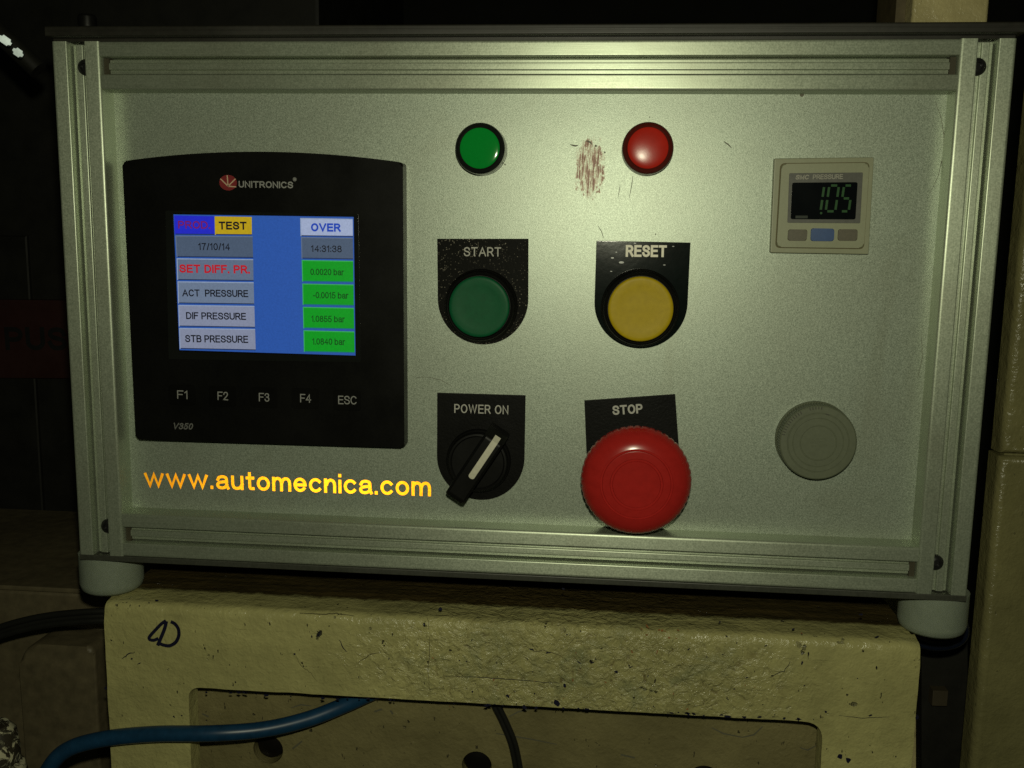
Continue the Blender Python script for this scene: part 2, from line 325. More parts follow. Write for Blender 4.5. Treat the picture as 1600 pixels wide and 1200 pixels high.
class MB:
    def __init__(s): s.bm = bmesh.new(); s.ink = set()
    def face(s, vs, mat=0):
        try: f = s.bm.faces.new(vs); f.material_index = mat; return f
        except ValueError: return None
    def flat(s, poly, z, mat=0): return s.face([s.bm.verts.new((x, y, z)) for x, y in poly], mat)
    def prism(s, poly, z0, z1, mat=0, bevel=0.0, seg=2, holes=(), only=None):
        area = sum(poly[i - 1][0] * poly[i][1] - poly[i][0] * poly[i - 1][1] for i in range(len(poly)))
        if area < 0: poly = poly[::-1]
        lo = [s.bm.verts.new((x, y, z0)) for x, y in poly]; hi = [s.bm.verts.new((x, y, z1)) for x, y in poly]
        n = len(poly)
        for i in range(n): s.face((lo[i], lo[(i + 1) % n], hi[(i + 1) % n], hi[i]), mat)
        if not holes:
            s.face(hi, mat); s.face(lo[::-1], mat)
        else:
            es = []
            for ring in [hi] + [None] * len(holes):
                if ring is None:
                    h = holes[len(es) and s._hi]; s._hi += 1
                    hl = [s.bm.verts.new((x, y, z0)) for x, y in h]; hh = [s.bm.verts.new((x, y, z1)) for x, y in h]
                    for i in range(len(h)): s.face((hl[i], hh[i], hh[(i + 1) % len(h)], hl[(i + 1) % len(h)]), mat)
                    ring = hh
                else: s._hi = 0
                for i in range(len(ring)):
                    e = s.bm.edges.get((ring[i], ring[(i + 1) % len(ring)])) or s.bm.edges.new((ring[i], ring[(i + 1) % len(ring)]))
                    es.append(e)
            r = bmesh.ops.triangle_fill(s.bm, use_beauty=True, use_dissolve=False, edges=es)
            for g in r['geom']:
                if isinstance(g, bmesh.types.BMFace): g.material_index = mat
        if bevel:
            hs = set(hi); es = [e for v in hi for e in v.link_edges if e.verts[0] in hs and e.verts[1] in hs]
            if only: es = [e for e in es if only((e.verts[0].co + e.verts[1].co) / 2)]
            bmesh.ops.bevel(s.bm, geom=list(set(es)), offset=bevel, segments=seg, affect='EDGES', profile=0.5, clamp_overlap=True)
    def box(s, x0, x1, y0, y1, z0, z1, mat=0, bevel=0.0, seg=2):
        s.prism([(x0, y0), (x1, y0), (x1, y1), (x0, y1)], z0, z1, mat, bevel, seg)
    def extrude(s, poly, axis, a, b, mat=0):
        f = (lambda p, t: (t, p[0], p[1])) if axis == 'x' else (lambda p, t: (p[0], t, p[1]))
        A = [s.bm.verts.new(f(p, a)) for p in poly]; B = [s.bm.verts.new(f(p, b)) for p in poly]
        n = len(poly)
        for i in range(n): s.face((A[i], A[(i + 1) % n], B[(i + 1) % n], B[i]), mat)
        s.face(A, mat); s.face(B[::-1], mat)
    def lathe(s, cx, cy, prof, seg=64, mat=0, rmod=None, tilt=None, axis='z'):
        rings = []
        for j, (r, z) in enumerate(prof):
            if r <= 1e-6: rings.append([s.bm.verts.new((cx, cy, z))]); continue
            ring = []
            for i in range(seg):
                a = 2 * math.pi * i / seg; rr = r + (rmod(j, i) if rmod else 0)
                ring.append(s.bm.verts.new((cx + rr * math.cos(a), cy + rr * math.sin(a), z)))
            rings.append(ring)
        for A, B in zip(rings, rings[1:]):
            for i in range(seg):
                q = [A[i % len(A)], A[(i + 1) % len(A)], B[(i + 1) % len(B)], B[i % len(B)]]
                u = []
                for v in q:
                    if v not in u: u.append(v)
                if len(u) >= 3: s.face(u, mat)
        return [v for R in rings for v in R]
    def lathe_y(s, cx, cz, prof, seg=48, mat=0):
        vs = s.lathe(0, 0, prof, seg, mat)
        for v in vs: v.co = Vector((cx + v.co.x, v.co.z, cz - v.co.y))
    def tube(s, path, r, seg=14, mat=0, sub=6):
        P = [Vector(p) for p in path]; pts = []
        for i in range(len(P) - 1):
            p0 = P[max(i - 1, 0)]; p1 = P[i]; p2 = P[i + 1]; p3 = P[min(i + 2, len(P) - 1)]
            for j in range(sub):
                t = j / sub
                pts.append(0.5 * (2 * p1 + (p2 - p0) * t + (2 * p0 - 5 * p1 + 4 * p2 - p3) * t * t + (3 * p1 - p0 - 3 * p2 + p3) * t ** 3))
        pts.append(P[-1]); rings = []; nrm = None
        for i, p in enumerate(pts):
            t = (pts[min(i + 1, len(pts) - 1)] - pts[max(i - 1, 0)]).normalized()
            if nrm is None: nrm = t.orthogonal().normalized()
            nrm = (nrm - t * nrm.dot(t)).normalized(); b = t.cross(nrm)
            rr = r(i / (len(pts) - 1)) if callable(r) else r
            rings.append([s.bm.verts.new(p + (nrm * math.cos(2 * math.pi * q / seg) + b * math.sin(2 * math.pi * q / seg)) * rr) for q in range(seg)])
        for A, B in zip(rings, rings[1:]):
            for q in range(seg): s.face((A[q], A[(q + 1) % seg], B[(q + 1) % seg], B[q]), mat)
        s.face(rings[0][::-1], mat); s.face(rings[-1], mat)
    def ribbon(s, pts, width, z, mat=0, h=0.08, taper=False):
        """a flat stroke lying on the plane z through 2-D points"""
        P = [Vector(p) for p in pts]; L = []; R = []
        for i, p in enumerate(P):
            t = (P[min(i + 1, len(P) - 1)] - P[max(i - 1, 0)]).normalized(); n = Vector((-t.y, t.x))
            ww = width / 2 * ((0.35 + 0.65 * math.sin(math.pi * (i + 0.3) / (len(P) - 0.4))) if taper else 1)
            L.append(tuple(p + n * ww)); R.append(tuple(p - n * ww))
        s.prism(L + R[::-1], z, z + h, mat)
    def stroke(s, P_, width, z, mat, cap):
        P_ = [Vector(q_) for q_ in P_]; L = []; R_ = []; closed = (P_[0] - P_[-1]).length < 1e-6
        if closed: P_ = P_[:-1]
        n = len(P_)
        for i, p in enumerate(P_):
            a_ = P_[i - 1] if (i > 0 or closed) else None; c_ = P_[(i + 1) % n] if (i < n - 1 or closed) else None
            t1 = (p - a_).normalized() if a_ is not None else None; t2 = (c_ - p).normalized() if c_ is not None else None
            if t1 is None: q_ = p - t2 * width * cap; t = t2; k_ = 1
            elif t2 is None: q_ = p + t1 * width * cap; t = t1; k_ = 1
            else:
                q_ = p; t = (t1 + t2); t = t.normalized() if t.length > 1e-4 else Vector((-t1.y, t1.x)); k_ = min(1 / max(abs(t.dot(t1)), 0.2), 2.0)
            nn = Vector((-t.y, t.x)) * (width / 2 * k_)
            L.append(s.bm.verts.new((*(q_ + nn), z))); R_.append(s.bm.verts.new((*(q_ - nn), z)))
        for i in range(n if closed else n - 1):
            j = (i + 1) % n; s.ink.add(s.face((R_[i], R_[j], L[j], L[i]), mat))
    def text(s, body, p0, p1, height, z, mat=0, wt=0.13, gap=0.10, shear=0.0, cap=0.0):
        """lettering whose ink runs from p0 to p1 (2-D, at its foot) with the given ink height in mm"""
        ps = letter_paths(body, wt, gap); ym = max(q_[1] for st in ps for q_ in st)
        xs = [q_[0] + shear * q_[1] for st in ps for q_ in st]; x0, x1 = min(xs), max(xs)
        p0 = Vector(p0); ex = (Vector(p1) - p0); wd = wt * height / ym; ux = ex.normalized(); uy = Vector((-ux.y, ux.x)); W_ = ex.length - wd; H_ = height - wd
        for n_, st in enumerate(ps):
            P_ = []
            for a_, b_ in st:
                q_ = p0 + ux * (wd / 2 + W_ * ((a_ + shear * b_ - x0) / max(x1 - x0, 1e-6))) + uy * (wd / 2 + H_ * b_ / ym)
                if not P_ or (q_ - P_[-1]).length > 1e-4: P_.append(q_)
            if len(P_) < 2: continue
            s.stroke(P_, wd, z + 0.004 * (n_ % 4), mat, max(cap, 0.5))
    def ptext(s, body, u0, v0, u1, v1, hpx, z, mat=0, **k):
        """the same from photo pixels: foot of the first and last letter and the height in pixels"""
        a = at2(u0, v0, z); b = at2(u1, v1, z); h = (Vector(at2(u0, v0 - hpx, z)) - Vector(a)).length
        s.text(body, a, b, h, z, mat, **k)
    def build(s, name, mats, parent=None, sharp=40, base=None):
        if not isinstance(mats, (list, tuple)): mats = [mats]
        b = base if base is not None else (Vector(parent['_base']) if parent is not None else Vector((0, 0, 0)))
        bmesh.ops.recalc_face_normals(s.bm, faces=[f for f in s.bm.faces if f not in s.ink])
        for v in s.bm.verts: v.co = rot3(v.co - b) * 0.001
        me = bpy.data.meshes.new(name); s.bm.to_mesh(me); s.bm.free()
        for p in me.polygons: p.use_smooth = True
        me.set_sharp_from_angle(angle=math.radians(sharp))
        for mm in mats: me.materials.append(M[mm])
        o = bpy.data.objects.new(name, me); col.objects.link(o)
        if parent is not None: o.parent = parent; BASES[o.name] = b
        else: o.location = rot3(b) * 0.001
        o['_base'] = tuple(b)
        wn = o.modifiers.new('weighted_normals', 'WEIGHTED_NORMAL'); wn.keep_sharp = True
        return o
BASES = {}
def thing(name, label, cat, base, group=None):
    o = bpy.data.objects.new(name, None); col.objects.link(o); o.empty_display_size = 0.02
    o.location = rot3(Vector(base)) * 0.001; o['_base'] = tuple(base)
    o['label'] = label; o['category'] = cat
    if group: o['group'] = group
    return o
def tag(o, label, cat): o['label'] = label; o['category'] = cat; return o

# ================================================================== the setting
b = MB(); b.box(-2600, 2600, -1200, 1500, -1300, -1250)
b.build('wall', 'wallm', base=Vector((0, -1200, -1250)))['kind'] = 'structure'

# ================================================================== control box
box = thing('control_box', 'silver control box with touchscreen, push buttons and red stop button in an aluminium profile frame', 'control box', BASE)
PZ = -11.0                                   # face of the front sheet, sunk behind the frame
XO, XI = 200.0, 178.6
YT, YTI, YB, YBI = 115.0, 95.0, -115.2, -94.6
SLOT, DEEP = (0.315, 0.685), 8.0
def section(a, b_, rev=False):
    """cross section of the slotted profile between a and b (across), z from -22 to 0"""
    w_ = b_ - a; s0, s1 = a + w_ * SLOT[0], a + w_ * SLOT[1]
    pts = [(a, -22), (a, 0), (s0, 0), (s0, -DEEP), (s1, -DEEP), (s1, 0), (b_, 0), (b_, -22)]
    return round_poly(pts, [0, 1.3, 0.6, 0.2, 0.2, 0.6, 1.3, 0], 5)
def strip(a, b_):
    w_ = b_ - a; s0, s1 = a + w_ * SLOT[0], a + w_ * SLOT[1]; q = (s1 - s0)
    pts = [(s0 + 0.75, -DEEP + 0.05), (s0 + 0.75, -4.2), (s0 + q * 0.30, -4.2), (s0 + q * 0.32, -3.0), (s0 + q * 0.70, -3.0), (s0 + q * 0.72, -4.2), (s1 - 0.75, -4.2), (s1 - 0.75, -DEEP + 0.05)]
    return round_poly(pts, [0, 0.3, 0.1, 0.4, 0.4, 0.1, 0.3, 0], 4)
for sx in (-1, 1):
    xa, xb = sorted((sx * XO, sx * XI))
    b = MB(); b.extrude(section(xa, xb), 'y', YB, YT); post = b.build('corner_post', 'aluy', box)
    b = MB(); b.extrude(strip(xa, xb), 'y', YB + 0.5, YT - 1.0); b.build('slot_strip', 'aluy', post)
    for sy, yy in ((1, at(128, 106, -4).y), (-1, at(1472, 878, -4).y)):
        cx = (xa + xb) / 2 - sx * 2.6; b = MB()
        b.lathe(cx, yy, [(3.5, -3.7), (3.5, -2.9), (3.2, -2.2), (2.4, -1.6), (1.5, -1.35), (1.4, -2.3), (0, -2.3)], 32)
        b.build('screw', 'steel', box)
for ya, yb in ((YTI, YT), (YB, YBI)):
    b = MB(); b.extrude(section(ya, yb), 'x', -XI + 0.05, XI - 0.05); rail = b.build('rail', 'alux', box)
    b = MB(); b.extrude(strip(ya, yb), 'x', -XI + 2.6, XI - 2.6); b.box(-XI + 0.2, -XI + 2.5, ya + 6.5, yb - 6.5, -DEEP + 0.05, -3.2, 1); b.box(XI - 2.5, XI - 0.2, ya + 6.5, yb - 6.5, -DEEP + 0.05, -3.2, 1); b.build('slot_strip', ['alux', 'slot_dark'], rail)
# front sheet with its scratches
b = MB(); b.box(-XI - 2, XI + 2, YBI - 2, YTI + 2, PZ - 2.5, PZ)
def scratch(px, wd=0.22):
    pts = [at2(u, v, PZ) for u, v in px]; out = []
    for i in range(len(pts) - 1):
        for j in range(4): out.append(tuple(Vector(pts[i]).lerp(Vector(pts[i + 1]), j / 4)))
    out.append(pts[-1]); b.ribbon(out, wd, PZ + 0.002, 1, 0.012, True)
scratch([(1461, 158), (1470, 182), (1475, 212), (1473, 245), (1466, 275), (1453, 302)], 0.25)
scratch([(989, 274), (987, 290), (983, 310)], 0.3); scratch([(969, 288), (966, 308)], 0.25)
scratch([(934, 352), (940, 362), (943, 372)], 0.3); scratch([(1131, 221), (1138, 226), (1143, 231)], 0.5)
scratch([(651, 590), (668, 589), (690, 594), (706, 604)], 0.22); scratch([(1440, 520), (1441, 560), (1434, 590)], 0.22)
scratch([(891, 226), (899, 228), (903, 227)], 0.7); scratch([(916, 220), (922, 222), (925, 226)], 0.7)
for u, v, r in ((1024, 366, 0.3), (1015, 183, 0.25), (386, 776, 0.25), (409, 162, 0.22), (1446, 828, 0.3), (931, 228, 0.5), (1253, 148, 0.9), (945, 238, 0.4), (1395, 820, 0.2), (789, 257, 0.35)):
    p = at2(u, v, PZ); b.prism(circle(p[0], p[1], r, 8), PZ + 0.002, PZ + 0.02, 1)
b.build('front_panel', ['sheet', 'scratch'], box)
# reflective web address
b = MB(); b.ptext('www.automecnica.com', 226, 760.5, 673.5, 775.5, 29.5, PZ + 0.06, wt=0.16, gap=0.10)
b.build('lettering', 'letters', box)
# lid, base sheet, sides, back
b = MB(); sec = round_poly([(116.3, 4.6), (116.3, -122), (120.4, -122), (120.4, 4.6)], [0.6, 0, 0, 0.8], 3)
b.extrude(sec, 'x', -199.9, 201.4); b.extrude(round_poly([(118.2, 4.0), (118.2, 4.9), (118.7, 4.9), (118.7, 4.0)], [0, .15, .15, 0], 2), 'x', -199.8, 201.3); b.extrude([(115.05, -1.0), (115.05, -121), (116.28, -121), (116.28, -1.0)], 'x', -199.5, 199.5); b.build('lid', 'lid', box)
b = MB(); b.extrude(round_poly([(-118.0, -0.2), (-118.0, -122), (-115.25, -122), (-115.25, -0.2)], [0.3, 0, 0, 0.5], 3), 'x', -200, 200); b.build('base_plate', 'baseplate', box)
for sx in (-1, 1):
    b = MB(); x0, x1 = sorted((sx * 199.6, sx * 196)); b.box(x0, x1, YB + 0.1, YT - 0.1, -117, -22.05); b.build('side_panel', 'side', box)
b = MB(); b.box(-199.8, 199.8, YB + 0.1, YT - 0.1, -121, -117.05); b.build('back_panel', 'side', box)
for u in (175.5, 1461):
    z = -15.5; cx = at(u, 905, z).x
    b = MB(); b.lathe_y(cx, z, [(0, -118.05), (14.6, -118.05), (14.6, -132.5), (13.9, -135.2), (12.0, -136.9), (0, -137.0)], 48)
    b.build('foot', 'foot', box, sharp=50)

# ---------------- touchscreen
HZ = -3.2
out = [at2(212, 687, HZ), at2(632, 700, HZ), at2(629.5, 254, HZ)]
tl, tr, tp = Vector(at2(191, 252, HZ)), Vector(at2(629.5, 254, HZ)), Vector(at2(405, 237, HZ))
arc = []
for i in range(1, 24):
    t = i / 24; c_ = 2 * tp - 0.5 * (tl + tr); arc.append(tuple(tr * (1 - t) ** 2 + c_ * 2 * t * (1 - t) + tl * t * t))
poly = [at2(212, 687, HZ), at2(632, 700, HZ), tuple(tr)] + arc + [tuple(tl)]
rad = [1.6, 1.6, 1.6] + [0] * len(arc) + [1.6]
poly = round_poly(poly, rad, 5)
b = MB()
win = quad([(262, 564), (566, 566), (562, 333), (258, 329)], HZ)
b.prism(poly, PZ, HZ, 0, 1.3, 3)
hmi = b.build('touchscreen', 'hmi', box); hmi['label'] = 'black framed touchscreen with a lit colour display'
b = MB()
fr = round_poly(quad([(264, 561), (564, 566), (560, 334), (259, 329)], HZ), 0.6, 3)
inn = quad([(279, 549), (557, 557), (553.5, 338.5), (270, 333.5)], HZ)
n = 4; b2 = round_poly(inn, 0.2, 1)
b.prism(fr, HZ + 0.01, HZ + 0.35, 0, 0.3, 2, holes=[b2[::-1]]); b.build('window_rim', 'gloss_black', hmi)
SZ = HZ + 0.05
G = {n_: glow('screen_' + n_, c_) for n_, c_ in dict(blue=(42, 88, 172), prod=(34, 42, 205), test=(196, 166, 22), slate=(78, 94, 116), steel=(112, 128, 152), steel2=(100, 116, 140), pale=(138, 146, 170), white=(168, 182, 214), green=(0, 158, 30), ink=(8, 10, 22), red=(190, 24, 40), prodred=(120, 24, 96), bluetext=(24, 70, 186), greentext=(0, 74, 16), lite=(150, 168, 196), shade=(30, 46, 84), teal=(20, 110, 120), limed=(60, 176, 90)).items()}
for n_, m_ in G.items(): M['s_' + n_] = m_
b = MB(); b.flat(quad([(280.5, 547), (555.5, 555.5), (552.5, 339), (271, 335)], SZ), SZ); b.build('screen', 's_blue', hmi)
def field(px, fill, txt, u0, v0, u1, v1, h, ink, bold=0.0, hi='s_lite', lo='s_shade'):
    b = MB(); q = quad(px, SZ); z = SZ + 0.02                       # px: BL BR TR TL
    b.flat(q, z, 0)
    BL, BR, TR, TL = [Vector(p) for p in q]; e = 0.42
    b.flat([tuple(TL - Vector((0, e))), tuple(TR - Vector((0, e))), tuple(TR), tuple(TL)], z + 0.01, 2)
    b.flat([tuple(BL), tuple(BL + Vector((e, 0))), tuple(TL + Vector((e, -e))), tuple(TL - Vector((0, e)))], z + 0.01, 2)
    b.flat([tuple(BL + Vector((e, 0))), tuple(BR), tuple(BR + Vector((0, e))), tuple(BL + Vector((e, e)))], z + 0.01, 3)
    b.ptext(txt, u0, v0, u1, v1, h, z + 0.02, 1, wt=0.145 + bold * 2.2, gap=0.09)
    return b.build('screen_field', [fill, ink, hi, lo], hmi)
field([(273, 366.5), (335.2, 367), (334.4, 338), (272, 336.5)], 's_prod', 'PROD.', 278.5, 357, 328.5, 357.6, 12, 's_prodred', 0.02, hi='s_prod')
field([(336, 367), (393.6, 367.5), (393.4, 339), (335.4, 338)], 's_test', 'TEST', 342, 358.6, 385.5, 359, 12.5, 's_ink', 0.03, hi='s_test')
field([(276, 401.6), (395.6, 403), (394.6, 369), (274, 368)], 's_slate', '17/10/14', 310, 390.6, 359.4, 391.3, 11, 's_ink', 0.0, hi='s_steel2')
field([(277, 437.5), (396.2, 439), (395.6, 405), (276, 403.6)], 's_steel2', 'SET DIFF. PR.', 280.5, 426, 390.5, 427.6, 13, 's_red', 0.03)
field([(278.4, 474), (397.2, 475.6), (396.4, 441), (277.4, 439.6)], 's_steel', 'ACT  PRESSURE', 285, 463, 388, 464.4, 11, 's_ink', 0.012)
field([(279.6, 510), (398.4, 512), (397.4, 478), (278.6, 476.4)], 's_pale', 'DIF PRESSURE', 291, 498.6, 384.6, 500, 11, 's_ink', 0.012)
field([(280.8, 545), (399.6, 547.4), (398.6, 514), (279.8, 512.4)], 's_pale', 'STB PRESSURE', 289.5, 534.6, 388, 536, 11.3, 's_ink', 0.012)
field([(469.6, 369), (551.4, 370), (551, 342), (469, 340.5)], 's_white', 'OVER', 486, 361.6, 532.5, 362.2, 13, 's_bluetext', 0.035)
field([(471.2, 404), (551.8, 405.4), (551.2, 371.5), (470.4, 370.4)], 's_slate', '14:31:38', 486, 393.6, 534, 394.4, 10.5, 's_ink', 0.0, hi='s_steel2')
for q, t, a, c_ in (([(472.2, 440), (552.2, 441.4), (551.8, 407.6), (471.4, 406.2)], '0.0020 bar', (485, 429.6, 537.6, 430.4), 0),
                    ([(473, 476.4), (552.8, 478), (552.4, 444.6), (472.4, 443)], '-0.0015 bar', (489, 466, 544.5, 466.8), 0),
                    ([(474, 513), (553.4, 514.6), (552.8, 481), (473.2, 479.4)], '1.0855 bar', (486.6, 503, 539, 503.8), 0),
                    ([(474.8, 549.8), (554.2, 551.6), (553.6, 518), (474.2, 516)], '1.0840 bar', (488, 538.4, 539.4, 539.2), 0)):
    field(q, 's_green', t, a[0], a[1], a[2], a[3], 10, 's_greentext', 0.0, hi='s_limed', lo='s_teal')
# name and logo, function keys
b = MB(); z = HZ + 0.01
b.ptext('UNITRONICS', 373, 293, 458, 294.3, 10.4, z + 0.02, 0, wt=0.19, gap=0.1)
p = at2(460.5, 280.2, z); b.prism(circle(p[0], p[1], 0.9, 20), z, z + 0.05, 2)
b.ptext('R', 458.9, 282.6, 462.3, 282.7, 4.4, z + 0.07, 0, wt=0.16)
p = at2(356.5, 285.5, z); b.prism([(p[0] + x * 3.95, p[1] + y * 3.35) for x, y in circle(0, 0, 1, 40)], z, z + 0.04, 1)
for e in ((344.5, 279.3), (355, 273.8), (368, 279.3), (369, 292)):
    b.ribbon([at2(356.5, 291, z), at2(e[0], e[1], z)], 0.5, z + 0.045, 3, 0.02)
b.build('brand_lettering', ['grey_print', 'logo_red', 'dim_print', 'logo_ray'], hmi)
for t, u0, u1, v, uc in (('F1', 277, 293, 623, 285), ('F2', 340, 356.5, 625, 348), ('F3', 404.5, 421, 627, 412.5), ('F4', 469, 486, 628.6, 477), ('ESC', 528.5, 557, 631.4, 542.5)):
    b = MB(); vc = v - 6
    b.prism(round_poly(quad([(uc - 21, vc + 15.6), (uc + 21, vc + 16.6), (uc + 20.6, vc - 15), (uc - 21.4, vc - 16)], HZ), 1.2, 3), HZ - 0.2, HZ + 0.1, 0, 0.1, 1)
    b.ptext(t, u0, v, u1, v + 0.7, 13.2, HZ + 0.12, 1, wt=0.12, gap=0.1); b.build('key', ['key', 'grey_print'], hmi)
b = MB(); b.ptext('V350', 272, 670.6, 302, 671.4, 10, z + 0.02, 0, wt=0.18, shear=0.25); b.build('model_lettering', 'dim_print', hmi)

# ---------------- indicator lamps
def lamp(u, v, rpx, rim, lens, label, dome, dr=0.79):
    zt = PZ + 11; p = at(u, v, zt); r = rpx * 0.27 * 0.99
    b = MB()
    b.lathe(p.x, p.y, [(r * 1.0, PZ - 0.5), (r * 1.0, PZ + 1.6), (r * 0.955, PZ + 2.2), (r * 0.955, PZ + 2.8), (r, PZ + 3.2), (r, PZ + 6.0), (r * 0.955, PZ + 6.5), (r * 0.955, PZ + 7.0), (r, PZ + 7.4), (r, zt - 2.2), (r * 0.985, zt - 1.0), (r * 0.93, zt - 0.2), (r * 0.85, zt + 0.1), (r * 0.79, zt - 0.15), (r * 0.77, zt - 1.2), (0, zt - 1.2)], 72)
    o = b.build('indicator_lamp', rim, box, sharp=28); o['label'] = label
    b = MB()
    pr = [(r * 0.79, zt - 0.5)] + [(r * 0.79 * math.cos(t), zt - 0.3 + dome * math.sin(t)) for t in [math.pi / 2 * i / 8 for i in range(0, 9)]]
    pr[-1] = (0, pr[-1][1]); b.lathe(p.x, p.y, pr, 64); b.build('lens', lens, o, sharp=60)
lamp(749.5, 231.5, 40, 'gloss_black', 'green_lens', 'green lamp with a black rim', 0.5)
lamp(1012.5, 231, 40, 'red_rim', 'red_lens', 'red lamp with a dark red rim', 0.75)

# ---------------- legend plates and push buttons
def legend(TL, TR, bottom, z, ru=None):
    a, c_ = Vector(at2(*TL, z)), Vector(at2(*TR, z)); bt = Vector(at2(*bottom, z))
    ex = (c_ - a).normalized(); dn = Vector((ex.y, -ex.x)); W_ = (c_ - a).length; R_ = W_ / 2
    H_ = (bt - a).dot(dn); mid = a + ex * R_ + dn * (H_ - R_)
    pts = [tuple(c_), tuple(a)]
    for i in range(0, 33):
        t = math.pi * i / 32; pts.append(tuple(mid - ex * R_ * math.cos(t) + dn * R_ * math.sin(t)))
    return pts
def push_button(plate_px, plate_mat, cap_c, cap_r, cap_mat, txt, lbl, bold, tmat):
    z = PZ + 1.2; cz = PZ + 9.5; p = at(*cap_c, cz); r = cap_r * 0.27 * 0.985
    b = MB()
    b.lathe(p.x, p.y, [(r * 1.20, z), (r * 1.20, z + 2.2), (r * 1.18, z + 3.0), (r * 1.15, z + 3.4), (r * 1.12, cz - 2.4), (r * 1.10, cz - 1.4), (r * 1.06, cz - 1.0), (r * 1.02, cz - 1.3), (r * 1.0, cz - 2.5), (0, cz - 2.5)], 72)
    o = b.build('push_button', 'black', box, sharp=30); o['label'] = lbl
    b = MB(); b.prism(legend(*plate_px, z), PZ, z, 0, 0.25, 2)
    b.ptext(*txt, z + 0.03, 1, wt=bold, gap=0.14)
    if plate_mat == 'plate_gloss':
        for u, v, wd_ in ((937, 376.5, .5), (951, 376.8, .4), (957, 403, .5), (971, 410, .8), (963, 394, .3), (1038, 414, .4), (992, 380, .4), (1052, 385, .35), (955, 424, .35)):
            q_ = at2(u, v, z); b.prism([(q_[0] + wd_ * 1.4 * x_, q_[1] + wd_ * .6 * y_) for x_, y_ in circle(0, 0, 1, 9)], z, z + 0.03, 2)
    b.build('legend_plate', [plate_mat, tmat, 'glint'], o)
    b = MB(); R_ = r * 0.985
    b.lathe(p.x, p.y, [(R_, cz - 2.4), (R_, cz - 0.3), (R_ * 0.985, cz + 0.1), (R_ * 0.95, cz + 0.35), (R_ * 0.88, cz + 0.42), (R_ * 0.70, cz + 0.30), (R_ * 0.62, cz + 0.18), (R_ * 0.4, cz + 0.12), (0, cz + 0.1)], 72)
    b.build('cap', cap_mat, o, sharp=60)
push_button(((683, 373), (825.5, 373), (753, 538)), 'plate', (748.5, 479.5), 50.5, 'green_cap', ('START', 724.7, 400.4, 783, 400.8, 14.3), 'green START push button', 0.13, 'engraved')
push_button(((932, 376), (1079, 379), (1003, 544.5)), 'plate_gloss', (1001, 483), 53, 'yellow_cap', ('RESET', 977.5, 401.2, 1041.5, 401.8, 18.5), 'yellow RESET push button', 0.2, 'white_print')

# ---------------- selector switch
z = PZ + 1.2; p = at(746, 723, PZ + 6); zz = PZ + 6
b = MB()
b.lathe(p.x, p.y, [(14.6, z), (14.6, z + 1.6), (14.2, z + 2.3), (13.7, z + 2.6), (13.4, zz - 0.6), (13.0, zz), (12.2, zz + 0.1), (11.6, zz - 0.5), (0, zz - 0.5)], 72)
sel = b.build('selector_switch', 'black', box, sharp=30); sel['label'] = 'black POWER ON rotary switch turned to the upper right'
b = MB(); b.prism(legend((683, 614), (821, 618), (753, 781), z), PZ, z, 0, 0.25, 2); b.ptext('POWER ON', 709.8, 645, 794.3, 647.4, 13.8, z + 0.03, 1, wt=0.13, gap=0.18); b.build('legend_plate', ['plate_clean', 'engraved'], sel)
zh = PZ + 20
a, c_ = Vector(at2(779, 679, zh)), Vector(at2(709, 783, zh)); ax = (a - c_).normalized(); nx = Vector((-ax.y, ax.x))
cen = Vector(p[:2])
b = MB()
L1, L2 = (a - cen).dot(ax) - 0.6, (c_ - cen).dot(ax); off = ((a + c_) / 2 - cen).dot(nx) * 0.3
def hp(l, s): return tuple(cen + ax * l + nx * (s + off))
prof = [(L1 + 0.5, zz - 0.3), (L1 + 0.3, zh - 6.0), (L1 - 2.8, zh), (L2 + 2.0, zh), (L2 + 0.4, zh - 1.2), (L2, zh - 3), (L2 + 0.6, zz + 4), (L2 + 3.5, zz - 0.3)]
prof = round_poly(prof, [0, 1.5, 1.5, 1, 0.6, 0.6, 1.5, 0], 3)
ring = []
for s_, f_ in ((-4.7, 1), (-3.6, 0), (3.6, 0), (4.7, 1)):
    rr = []
    for l, zc in prof:
        zz_ = zc - (0.9 if f_ and zc > zh - 8 else 0); hh = hp(l * (0.985 if f_ else 1), s_)
        rr.append(b.bm.verts.new((hh[0], hh[1], zz_)))
    ring.append(rr)
for A, B in zip(ring, ring[1:]):
    for i in range(len(A)): b.face((A[i], A[(i + 1) % len(A)], B[(i + 1) % len(A)], B[i]))
b.face(ring[0]); b.face(ring[-1][::-1])
b.build('handle', 'black', sel, sharp=35)
b = MB(); w_ = 1.4
i0, i1 = Vector(at2(777, 686, zh)), Vector(at2(734.5, 747, zh)); l0, l1 = (i0 - cen).dot(ax), (i1 - cen).dot(ax); so = ((i0 + i1) / 2 - cen).dot(nx)
def lp(l, s, zc): q = cen + ax * l + nx * (s + so); return b.bm.verts.new((q.x, q.y, zc))
lt = L1 - 3.1; rows = []
for l, zc, ww in ((L1 - 0.9, zh - 2.8, w_), (lt, zh + 0.06, w_), (lt - 1.5, zh + 0.08, w_), (l1 + 0.8, zh + 0.08, w_), (l1 + 0.2, zh + 0.08, w_ * 0.7), (l1, zh + 0.08, w_ * 0.3)):
    rows.append((lp(l, -ww, zc), lp(l, ww, zc)))
for A, B in zip(rows, rows[1:]): b.face((A[0], A[1], B[1], B[0]))
b.build('indicator_line', 'knob_line', sel)

